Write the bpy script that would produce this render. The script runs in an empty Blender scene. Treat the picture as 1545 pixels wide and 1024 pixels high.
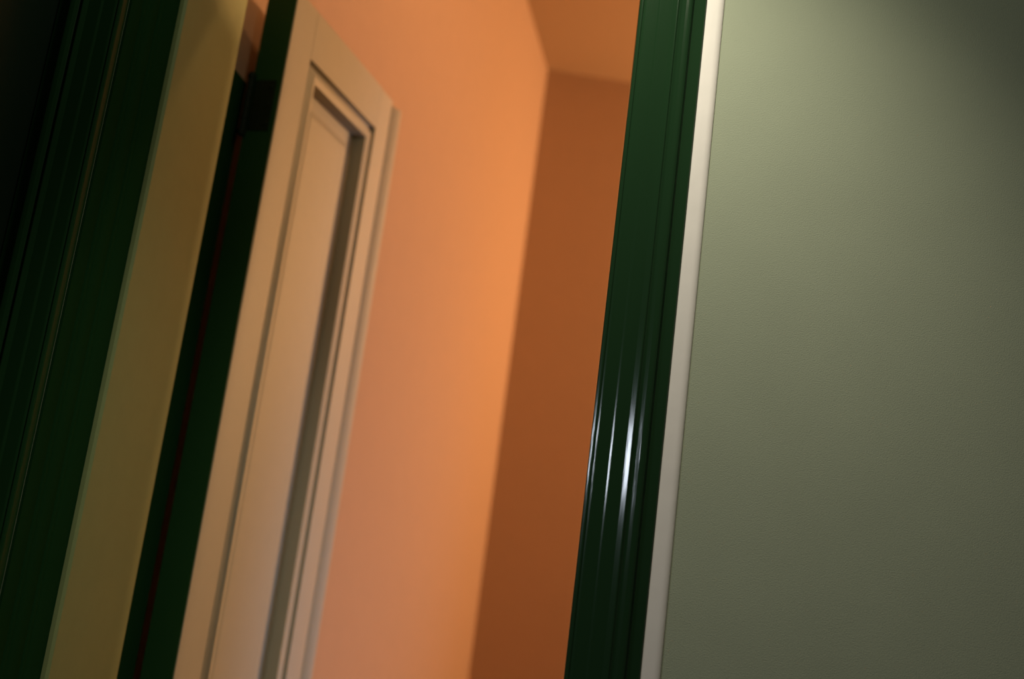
import bpy, bmesh, math
from mathutils import Matrix, Vector

scene = bpy.context.scene
COL = scene.collection

# ------------------------------------------------------------------ camera
ZC = 1.30                                   # camera height above the floor
A, ROLL = math.radians(2.0), math.radians(7.41)
PITCH = math.atan(1502.0 / 7878.0)
fh = Vector((-math.sin(A), math.cos(A), 0)); rh = Vector((math.cos(A), math.sin(A), 0))
view = fh * math.cos(PITCH) + Vector((0, 0, math.sin(PITCH)))
upv = -fh * math.sin(PITCH) + Vector((0, 0, math.cos(PITCH)))
ix = rh * math.cos(ROLL) + upv * math.sin(ROLL)
iy = -rh * math.sin(ROLL) + upv * math.cos(ROLL)
cam_data = bpy.data.cameras.new('camera')
cam = bpy.data.objects.new('camera', cam_data); COL.objects.link(cam)
m = Matrix((ix, iy, -view)).transposed().to_4x4(); m.translation = (0, 0, ZC)
cam.matrix_world = m
cam_data.sensor_width = 36.0; cam_data.lens = 35.0
cam_data.clip_start = 0.02
cam_data.dof.use_dof = True
cam_data.dof.focus_distance = 1.42
cam_data.dof.aperture_fstop = 2.0
scene.camera = cam

# ------------------------------------------------------------------ world, lights, exposure
world = bpy.data.worlds.new('world'); scene.world = world; world.use_nodes = True
world.node_tree.nodes['Background'].inputs[0].default_value = (0.30, 0.42, 0.30, 1)
world.node_tree.nodes['Background'].inputs[1].default_value = 0.02

def aim(o, target):
    o.rotation_euler = (Vector(target) - Vector(o.location)).to_track_quat('-Z', 'Y').to_euler()
def area(name, loc, target, sx, sy, power, color, spread=180):
    d = bpy.data.lights.new(name, 'AREA'); d.shape = 'RECTANGLE'; d.size = sx; d.size_y = sy
    d.energy = power; d.color = color; d.spread = math.radians(spread)
    o = bpy.data.objects.new(name, d); COL.objects.link(o); o.location = loc; aim(o, target)
    return o
# tungsten lamp on the far right of the inner room
area('room_lamp', (3.05, 5.24, ZC + 1.55), (-0.4, 3.8, ZC + 0.6), 0.32, 0.32, 155, (1.0, 0.52, 0.22))
# bare bulb under the inner room's ceiling, just beyond the doorway
pd = bpy.data.lights.new('ceiling_bulb', 'POINT'); pd.energy = 22; pd.color = (1.0, 0.52, 0.20); pd.shadow_soft_size = 0.05
po = bpy.data.objects.new('ceiling_bulb', pd); COL.objects.link(po); po.location = (0.25, 2.45, 3.68)
# daylight from a low window of the inner room
area('room_window', (2.6, 3.9, ZC - 0.55), (-0.55, 2.1, ZC - 0.45), 0.6, 0.8, 8, (0.55, 0.72, 1.0), 100)
# ceiling lamp of the hall
hd = bpy.data.lights.new('hall_lamp', 'SPOT'); hd.energy = 40; hd.color = (1.0, 0.94, 0.72); hd.shadow_soft_size = 0.06
hd.spot_size = math.radians(86); hd.spot_blend = 1.0
ho = bpy.data.objects.new('hall_lamp', hd); COL.objects.link(ho); ho.location = (0.0, 0.80, ZC + 1.25); aim(ho, (0.10, 1.35, ZC + 0.15))
# added fill light beside it, brightens the left architrave and the jamb
gd = bpy.data.lights.new('hall_fill', 'POINT'); gd.energy = 4.5; gd.color = (0.95, 0.94, 0.66); gd.shadow_soft_size = 0.10
go = bpy.data.objects.new('hall_fill', gd); COL.objects.link(go); go.location = (0.0, 0.90, ZC + 1.20)
# window at the end of the hall, whose glint runs down the gloss paint
area('hall_window', (-2.2, -1.5, ZC + 0.42), (0.1, 1.35, ZC + 0.12), 0.26, 0.32, 10.5, (0.80, 0.88, 1.0))

scene.view_settings.view_transform = 'Standard'
scene.view_settings.look = 'None'
scene.view_settings.exposure = 0.0
scene.view_settings.gamma = 1.0
scene.view_settings.use_curve_mapping = False

# ------------------------------------------------------------------ materials
def material(name, color, rough, var=0.06, scale=30.0, bump=0.05, bump_scale=220.0, spec=0.5, brush=False):
    mt = bpy.data.materials.new(name); mt.use_nodes = True
    nt = mt.node_tree; N = nt.nodes; Lk = nt.links
    b = N['Principled BSDF']
    b.inputs['Roughness'].default_value = rough
    b.inputs['Specular IOR Level'].default_value = spec
    tc = N.new('ShaderNodeTexCoord')
    mp = N.new('ShaderNodeMapping')
    if brush: mp.inputs['Scale'].default_value = (1, 1, 0.06)
    Lk.new(tc.outputs['Object'], mp.inputs['Vector'])
    n1 = N.new('ShaderNodeTexNoise'); n1.inputs['Scale'].default_value = scale
    n1.inputs['Detail'].default_value = 6
    Lk.new(mp.outputs['Vector'], n1.inputs['Vector'])
    rp = N.new('ShaderNodeMapRange')
    rp.inputs['To Min'].default_value = 1 - var; rp.inputs['To Max'].default_value = 1 + var
    Lk.new(n1.outputs['Fac'], rp.inputs['Value'])
    mx = N.new('ShaderNodeVectorMath'); mx.operation = 'SCALE'
    mx.inputs[0].default_value = color
    Lk.new(rp.outputs['Result'], mx.inputs['Scale'])
    Lk.new(mx.outputs['Vector'], b.inputs['Base Color'])
    n2 = N.new('ShaderNodeTexNoise'); n2.inputs['Scale'].default_value = bump_scale
    n2.inputs['Detail'].default_value = 3
    Lk.new(mp.outputs['Vector'], n2.inputs['Vector'])
    bp = N.new('ShaderNodeBump'); bp.inputs['Strength'].default_value = bump
    bp.inputs['Distance'].default_value = 0.002
    Lk.new(n2.outputs['Fac'], bp.inputs['Height'])
    Lk.new(bp.outputs['Normal'], b.inputs['Normal'])
    return mt
M_GREEN = material('green_gloss_paint', (0.012, 0.034, 0.014), 0.11, var=0.12, scale=14, bump=0.05, bump_scale=260, brush=True)
M_LINING = material('green_matt_lightened', (0.012, 0.050, 0.016), 0.7, var=0.12, scale=14, spec=0.0, brush=True)  # same green, colour raised in place of light, room reflections taken out
M_GREEN_LIGHT = material('green_paint_lightened', (0.014, 0.060, 0.019), 0.5, var=0.12, scale=14, bump=0.05, spec=0.12, brush=True)  # same green paint, lightened in the colour where little light reaches
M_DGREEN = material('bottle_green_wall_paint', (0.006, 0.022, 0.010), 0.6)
M_OLIVE = material('grey_green_wall_paint', (0.33, 0.355, 0.265), 0.85, var=0.05, scale=9, bump=0.30, bump_scale=600)
M_WHITE = material('white_strip_paint', (0.78, 0.72, 0.70), 0.5)
M_CREAM = material('cream_lining_paint', (0.31, 0.375, 0.17), 0.6)
M_DOOR = material('cream_door_paint', (0.41, 0.39, 0.32), 0.6, var=0.04)
M_ROOM = material('cream_plaster', (0.43, 0.29, 0.20), 0.9, var=0.03, scale=12, bump=0.1)
M_CEIL = material('ceiling_plaster', (0.43, 0.30, 0.185), 0.9, var=0.03)
M_WOOD = material('oak_floor', (0.22, 0.12, 0.06), 0.4, var=0.25, scale=20)
M_IRON = material('dark_painted_iron', (0.008, 0.016, 0.008), 0.6, var=0.2, spec=0.15)

# ------------------------------------------------------------------ helpers
def link(name, bm, mat, parent=None, smooth=False):
    me = bpy.data.meshes.new(name)
    bmesh.ops.recalc_face_normals(bm, faces=bm.faces[:])
    bm.to_mesh(me); bm.free()
    me.materials.append(mat)
    if smooth:
        for p in me.polygons: p.use_smooth = True
    o = bpy.data.objects.new(name, me); COL.objects.link(o)
    if parent: o.parent = parent
    return o
def tag(o, label, cat, kind='structure', group=None):
    o['label'] = label; o['category'] = cat
    if kind: o['kind'] = kind
    if group: o['group'] = group
    return o
def box(bm, x0, x1, y0, y1, z0, z1):
    v = [bm.verts.new(c) for c in ((x0,y0,z0),(x1,y0,z0),(x1,y1,z0),(x0,y1,z0),(x0,y0,z1),(x1,y0,z1),(x1,y1,z1),(x0,y1,z1))]
    for f in ((0,1,2,3),(4,5,6,7),(0,1,5,4),(1,2,6,5),(2,3,7,6),(3,0,4,7)): bm.faces.new([v[i] for i in f])
def prism(bm, pts, z0, z1):
    a = [bm.verts.new((x, y, z0)) for x, y in pts]; b = [bm.verts.new((x, y, z1)) for x, y in pts]
    n = len(pts)
    for i in range(n): bm.faces.new((a[i], a[(i+1) % n], b[(i+1) % n], b[i]))
    bm.faces.new(a); bm.faces.new(b)
def sharp(o, ang=28):
    me = o.data
    for p in me.polygons: p.use_smooth = True
    me.set_sharp_from_angle(angle=math.radians(ang))

# ------------------------------------------------------------------ the setting
D, D2 = 1.35, 1.81                          # hall face and room face of the thick wall
XL, XR = -0.675, 0.075                      # the opening
ZO, ZH = 2.46, 3.86                         # head of the opening, ceilings
SL = math.tan(math.radians(9.2))            # the inner room's left wall is askew
def xl(y): return -0.72 + SL * (y - 1.90)
YC = 5.23; XC = xl(YC)
BS = math.tan(math.radians(4.85))           # and its back wall too
XE = 3.2; YE = YC + BS * (XE - XC)

bm = bmesh.new()
prism(bm, [(-0.93, D), (XL - 0.001, D), (XL - 0.001, 1.63), (XL - 0.085, 1.63), (XL - 0.085, D2), (-0.93, D2)], 0, ZH)
prism(bm, [(1.62, D), (0.16, D), (0.16, 1.63), (0.128 + 0.085, 1.63), (0.128 + 0.085, D2), (1.62, D2)], 0, ZH); box(bm, XL - 0.001, 0.16, D, D2, ZO, ZH)
tag(link('wall_front', bm, M_OLIVE), 'grey-green painted hall wall right of the dark green doorway', 'wall')
bm = bmesh.new(); box(bm, 1.5, 1.62, -2.6, D, 0, ZH)
tag(link('wall_right', bm, M_OLIVE), 'grey-green side wall of the hall beyond the right edge', 'wall')
bm = bmesh.new(); box(bm, -0.93, -0.7745, 0.55, D, 0, ZH)  # length set to block the hall window's light from the left architrave
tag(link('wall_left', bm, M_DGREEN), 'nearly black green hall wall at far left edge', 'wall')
bm = bmesh.new(); box(bm, -3.2, 1.62, -2.6, D, -0.1, 0); box(bm, -0.93, XE, D, YE + 0.12, -0.1, 0)
tag(link('floor', bm, M_WOOD), 'brown wooden floor of hall and inner room', 'floor')
bm = bmesh.new(); box(bm, -3.2, 1.62, -2.6, D, ZH, ZH + 0.1)
tag(link('ceiling_hall', bm, M_OLIVE), 'pale ceiling of the hall in front of the doorway', 'ceiling')
bm = bmesh.new(); prism(bm, [(xl(D2) - 0.12, D2), (XE, D2), (XE, YE + 0.12), (XC - 0.12, YC + 0.1)], ZH, ZH + 0.1)
tag(link('ceiling_room', bm, M_CEIL), 'orange-lit ceiling of the inner room above the shaded wall', 'ceiling')
bm = bmesh.new(); prism(bm, [(xl(D2), D2), (XC, YC), (XC - 0.12, YC), (xl(D2) - 0.12, D2)], 0, ZH)
tag(link('wall_room_left', bm, M_ROOM), 'brightly lit salmon-orange wall behind the open cream door', 'wall')
bm = bmesh.new(); prism(bm, [(XC - 0.12, YC - BS * 0.12), (XE, YE), (XE, YE + 0.12), (XC - 0.12, YC + 0.11)], 0, ZH)
tag(link('wall_room_back', bm, M_ROOM), 'shaded brown-orange back wall left of the green architrave', 'wall')
bm = bmesh.new(); box(bm, XE, XE + 0.12, D2, YE + 0.12, 0, ZH); box(bm, 1.62, XE, D2 - 0.12, D2, 0, ZH)
tag(link('wall_room_right', bm, M_ROOM), 'cream plaster wall of the inner room out of sight', 'wall')

# architrave profile: (distance from the opening edge, how far it stands off the wall), 0.098 wide
def arc(cx, r, h0, a0, a1, n, ky=1.0):
    return [(cx - r * math.cos(math.radians(a0 + (a1 - a0) * i / n)), h0 + ky * r * math.sin(math.radians(a0 + (a1 - a0) * i / n))) for i in range(n + 1)]
W = 0.098
PROF = [(0.0, 0.0), (0.0, 0.0165), (0.0010, 0.0187), (0.0034, 0.0197), (0.0046, 0.0199), (0.0056, 0.0194), (0.0064, 0.0178), (0.0072, 0.0184), (0.0090, 0.01915), (0.0104, 0.0195), (0.0265, 0.0195),
        (0.0272, 0.0197), (0.0292, 0.02053), (0.0306, 0.0209), (0.0475, 0.0209), (0.0482, 0.02115), (0.0540, 0.02355), (0.0550, 0.0237), (0.0560, 0.0233), (0.0570, 0.0190), (0.0595, 0.0185),
        (0.0608, 0.0199), (0.0622, 0.0209), (0.0668, 0.02305), (0.0705, 0.0236), (0.0730, 0.0236), (0.0755, 0.0222), (0.0772, 0.0190), (0.0785, 0.0130), (0.0800, 0.0115), (0.0960, 0.0110), (0.0980, 0.0090), (0.0980, 0.0)]
def architrave(name, x_in, sgn, mat, label):
    bm = bmesh.new()
    pts = [(x_in + sgn * u, D - h) for u, h in PROF]
    z1 = ZO
    a = [bm.verts.new((x, y, 0)) for x, y in pts]
    b = [bm.verts.new((x, y, z1 + abs(x - x_in))) for x, y in pts]   # mitred at the head
    n = len(pts)
    for i in range(n): bm.faces.new((a[i], a[(i+1) % n], b[(i+1) % n], b[i]))
    bm.faces.new(a); bm.faces.new(b)
    o = link(name, bm, mat); sharp(o, 5)
    return tag(o, label, 'architrave')
architrave('trim_1', XL - 0.001, -1, M_GREEN_LIGHT, 'dark green moulded architrave left of the doorway, deep in shade')
architrave('trim_2', XR + 0.0, 1, M_GREEN, 'glossy dark green moulded architrave with white glints right of the doorway')
bm = bmesh.new()
x0, x1 = XL - 0.001, XR
a = [bm.verts.new((x0 - u, D - h, ZO + u)) for u, h in PROF]; b = [bm.verts.new((x1 + u, D - h, ZO + u)) for u, h in PROF]
for i in range(len(PROF)): bm.faces.new((a[i], a[(i+1) % len(PROF)], b[(i+1) % len(PROF)], b[i]))
o = link('trim_3', bm, M_GREEN); sharp(o, 40)
tag(o, 'dark green moulded architrave across the head of the doorway', 'architrave')

# narrow white strip beside the right architrave, rounded towards the wall
bm = bmesh.new()
sx = XR + W
pts = [(sx, D), (sx, D - 0.0075)] + [(sx + 0.016 + 0.011 * math.sin(math.radians(t)), D - 0.0075 * math.cos(math.radians(t))) for t in range(0, 91, 10)]
prism(bm, pts, 0, ZH)
o = link('trim_4', bm, M_WHITE); sharp(o, 40)
tag(o, 'narrow whitish vertical strip between green architrave and grey-green wall', 'trim')

# green lining boards of the reveal, with a small bead along each
def lining(name, x, sgn, label):
    bm = bmesh.new()
    y0, y1 = D + 0.001, 1.512
    pts = [(x, y0), (x + sgn * 0.004, y0)]
    for yb in (y0 + 0.035, y0 + 0.09):
        pts += [(x + sgn * 0.004, yb), (x + sgn * 0.0015, yb + 0.003)]
        pts += [(x + sgn * (0.0022 + 0.003 * math.sin(math.radians(t))), yb + 0.010 - 0.006 * math.cos(math.radians(t))) for t in range(0, 181, 30)]
        pts += [(x + sgn * 0.0015, yb + 0.018), (x + sgn * 0.004, yb + 0.021)]
    pts += [(x + sgn * 0.004, y1), (x, y1)]
    prism(bm, pts, 0, ZO)
    o = link(name, bm, M_LINING); sharp(o, 40)
    return tag(o, label, 'door lining')
lining('trim_5', XL - 0.001, 1, 'blackish green lining of the doorway between left architrave and olive jamb')
bm = bmesh.new(); prism(bm, [(XR + 0.001, D), (0.112, 1.512), (0.16, 1.512), (0.16, D)], 0, ZO)
tag(link('trim_6', bm, M_LINING), 'splayed green lining of the doorway hidden behind the right architrave', 'door lining')

# olive-cream jamb, rounded off where it meets the inner room
def jamb(name, x, sgn, label):
    bm = bmesh.new()
    y0, y1 = 1.513, D2 + 0.032
    p = 0.013
    pts = [(x - sgn * 0.0, y0), (x + sgn * (p - 0.004), y0), (x + sgn * p, y0 + 0.004)]
    r = 0.070
    pts += [(x + sgn * p, y1 - r - 0.02)]
    pts += [(x + sgn * (p - r * (1 - math.cos(math.radians(t)))), y1 - r + r * math.sin(math.radians(t))) for t in range(0, 91, 6)]
    xe = x - sgn * 0.084
    pts += [(xe, y1), (xe, 1.631), (x, 1.631)]
    prism(bm, pts, 0, ZO + 0.0)
    o = link(name, bm, M_CREAM); sharp(o, 30)
    return tag(o, label, 'door jamb')
# the wall behind the rounded edge is cut back by its own jamb solid
jamb('trim_7', XL, 1, 'olive-cream rounded jamb between green lining and the open door')
jamb('trim_8', 0.128, -1, 'olive-cream rounded jamb hidden behind the right architrave')

# added dark strip that stands in for the shade in the gap
bm = bmesh.new(); prism(bm, [(xl(1.815), 1.815), (xl(1.815) + 0.030, 1.815), (xl(1.945) + 0.022, 1.945), (xl(1.945), 1.945)], 0, ZC + 0.845)
tag(link('gap_shade_strip', bm, M_LINING), 'added blackish green strip standing in for the shade in the gap beside the door edge', 'shade strip')

# ------------------------------------------------------------------ the open door leaf and an added unseen second leaf
def leaf_empty(name, p0, p1, mirror, label):
    """local axes: x along the leaf, y into the thickness (away from the face turned to the opening), z up"""
    p0 = Vector(p0); t = (Vector(p1) - p0).normalized()
    n = Vector((t.y, -t.x, 0)) * (-1 if mirror else 1)
    d = bpy.data.objects.new(name, None); COL.objects.link(d)
    dm = Matrix((t, -n, Vector((0, 0, 1)))).transposed().to_4x4(); dm.translation = p0 + Vector((0, 0, 0.01))
    return tag(d, label, 'door'), dm
door, DM = leaf_empty('door_1', (-0.603, 1.90, 0), (-0.462, 2.445, 0), False, 'cream panelled door leaf standing open against the orange wall')
TH = 0.068; HT = ZC + 1.0475 - 0.01
S0, S1 = 0.095, 0.456                       # panel opening between the stiles
Z_TOP0 = ZC + 0.938 - 0.01
LOCK0, LOCK1 = 0.66, 0.80; BOT = 0.20
def dbox(name, x0, x1, z0, z1, mat, y0=0.0, y1=TH, bev=0.0006):
    bm = bmesh.new(); box(bm, x0, x1, y0, y1, z0, z1)
    bmesh.ops.bevel(bm, geom=bm.edges[:], offset=bev, segments=2, affect='EDGES')
    o = link(name, bm, mat, door); sharp(o, 35); return o
# stile with the green hinge edge as its own strip
dbox('stile', 0.004, S0, 0, HT, M_DOOR)
e = dbox('hinge_edge', 0.0, 0.0038, 0, HT, M_GREEN_LIGHT, y0=0.0008); e['label'] = 'dark green hinge edge of the door'
# meeting stile: board, groove, rounded rebate lip
bm = bmesh.new()
pts = [(S1, TH), (S1, 0.0), (0.528, 0.0), (0.5315, 0.0015), (0.534, 0.012), (0.540, 0.017), (0.546, 0.0165), (0.552, 0.0110),
       (0.588, 0.0025), (0.596, 0.0020), (0.602, 0.0050), (0.605, 0.0100)]
pts += [(0.605, TH - 0.02), (0.56, TH - 0.02), (0.56, TH)]
prism(bm, pts, 0, HT - 0.003)
o = link('meeting_stile', bm, M_DOOR, door); sharp(o, 32)
dbox('top_rail', S0, S1, Z_TOP0, HT, M_DOOR)
dbox('lock_rail', S0, S1, LOCK0, LOCK1, M_DOOR)
dbox('bottom_rail', S0, S1, 0, BOT, M_DOOR)
# moulding profile: (distance in from the frame edge, depth below the door face)
MP = [(0.0, 0.0), (0.0010, 0.0105), (0.0040, 0.0130), (0.0095, 0.0125), (0.0235, -0.0015), (0.0262, -0.0025), (0.0290, -0.0020), (0.0400, 0.0025),
      (0.0415, 0.0090), (0.0435, 0.0270), (0.0450, 0.0300), (0.0450, 0.0330)]
def moulded_panel(z0, z1):
    bm = bmesh.new()
    rings = []
    for u, d in MP:
        rings.append([bm.verts.new(c) for c in ((S0 + u, d, z0 + u), (S1 - u, d, z0 + u), (S1 - u, d, z1 - u), (S0 + u, d, z1 - u))])
    for r, q in zip(rings, rings[1:]):
        for i in range(4): bm.faces.new((r[i], r[(i+1) % 4], q[(i+1) % 4], q[i]))
    o = link('panel_moulding', bm, M_DOOR, door)
    for p in o.data.polygons: p.use_smooth = True
    o.data.set_sharp_from_angle(angle=math.radians(42))
    # raised field panel
    bm = bmesh.new(); rings = []
    for u, d in [(0.030, 0.046), (0.030, 0.0300), (0.078, 0.0300), (0.080, 0.0295), (0.092, 0.0270), (0.094, 0.0268)]:
        rings.append([bm.verts.new(c) for c in ((S0 + u, d, z0 + u), (S1 - u, d, z0 + u), (S1 - u, d, z1 - u), (S0 + u, d, z1 - u))])
    for r, q in zip(rings, rings[1:]):
        for i in range(4): bm.faces.new((r[i], r[(i+1) % 4], q[(i+1) % 4], q[i]))
    bm.faces.new(rings[-1]); bm.faces.new(rings[0])
    link('panel', bm, M_DOOR, door)
moulded_panel(LOCK1, Z_TOP0)
moulded_panel(BOT, LOCK0)

# hinges between the jamb and the green edge
def hinge(zc):
    h = bpy.data.objects.new('hinge', None); COL.objects.link(h); h.parent = door; h.location = (0, 0, zc)
    h['label'] = 'dark iron hinge in the gap'
    bm = bmesh.new()
    box(bm, -0.0022, 0.0, 0.012, 0.060, -0.055, 0.055)
    link('hinge_leaf', bm, M_IRON, h)
    for z in (-0.040, 0.0, 0.040):
        bm = bmesh.new()
        bmesh.ops.create_cone(bm, segments=14, radius1=0.0055, radius2=0.0040, depth=0.003, cap_ends=True,
                              matrix=Matrix.Translation((-0.0032, 0.022, z)) @ Matrix.Rotation(-math.pi / 2, 4, 'Y'))
        link('screw', bm, M_IRON, h)
    bm = bmesh.new()
    for k in range(5):
        bmesh.ops.create_cone(bm, segments=18, radius1=0.0068, radius2=0.0068, depth=0.0205, cap_ends=True,
                              matrix=Matrix.Translation((-0.007, 0.067, -0.044 + 0.022 * k)))
    link('knuckle', bm, M_IRON, h)
    for s in (-1, 1):
        bm = bmesh.new()
        bmesh.ops.create_uvsphere(bm, u_segments=16, v_segments=10, radius=0.0085, matrix=Matrix.Translation((-0.007, 0.067, s * 0.061)) @ Matrix.Diagonal((1, 1, 1.25, 1)))
        link('finial', bm, M_IRON, h, smooth=True)
for zc in (ZC + 0.775, 0.35): hinge(zc)

door.matrix_world = DM
# unseen right leaf, added to keep the room light off lining and jamb
leaf2, DM2 = leaf_empty('shading_door_leaf', (0.168, 1.90, 0), (0.200, 2.46, 0), True, 'unseen second cream door leaf, added behind the right architrave to shade the jamb')
def copy_tree(o, parent):
    c = o.copy(); COL.objects.link(c); c.parent = parent
    for ch in o.children: copy_tree(ch, c)
for ch in list(door.children): copy_tree(ch, leaf2)
leaf2.matrix_world = DM2 @ Matrix.Diagonal((1.2, 1, 1, 1))      # widened until its shade covers the whole jamb
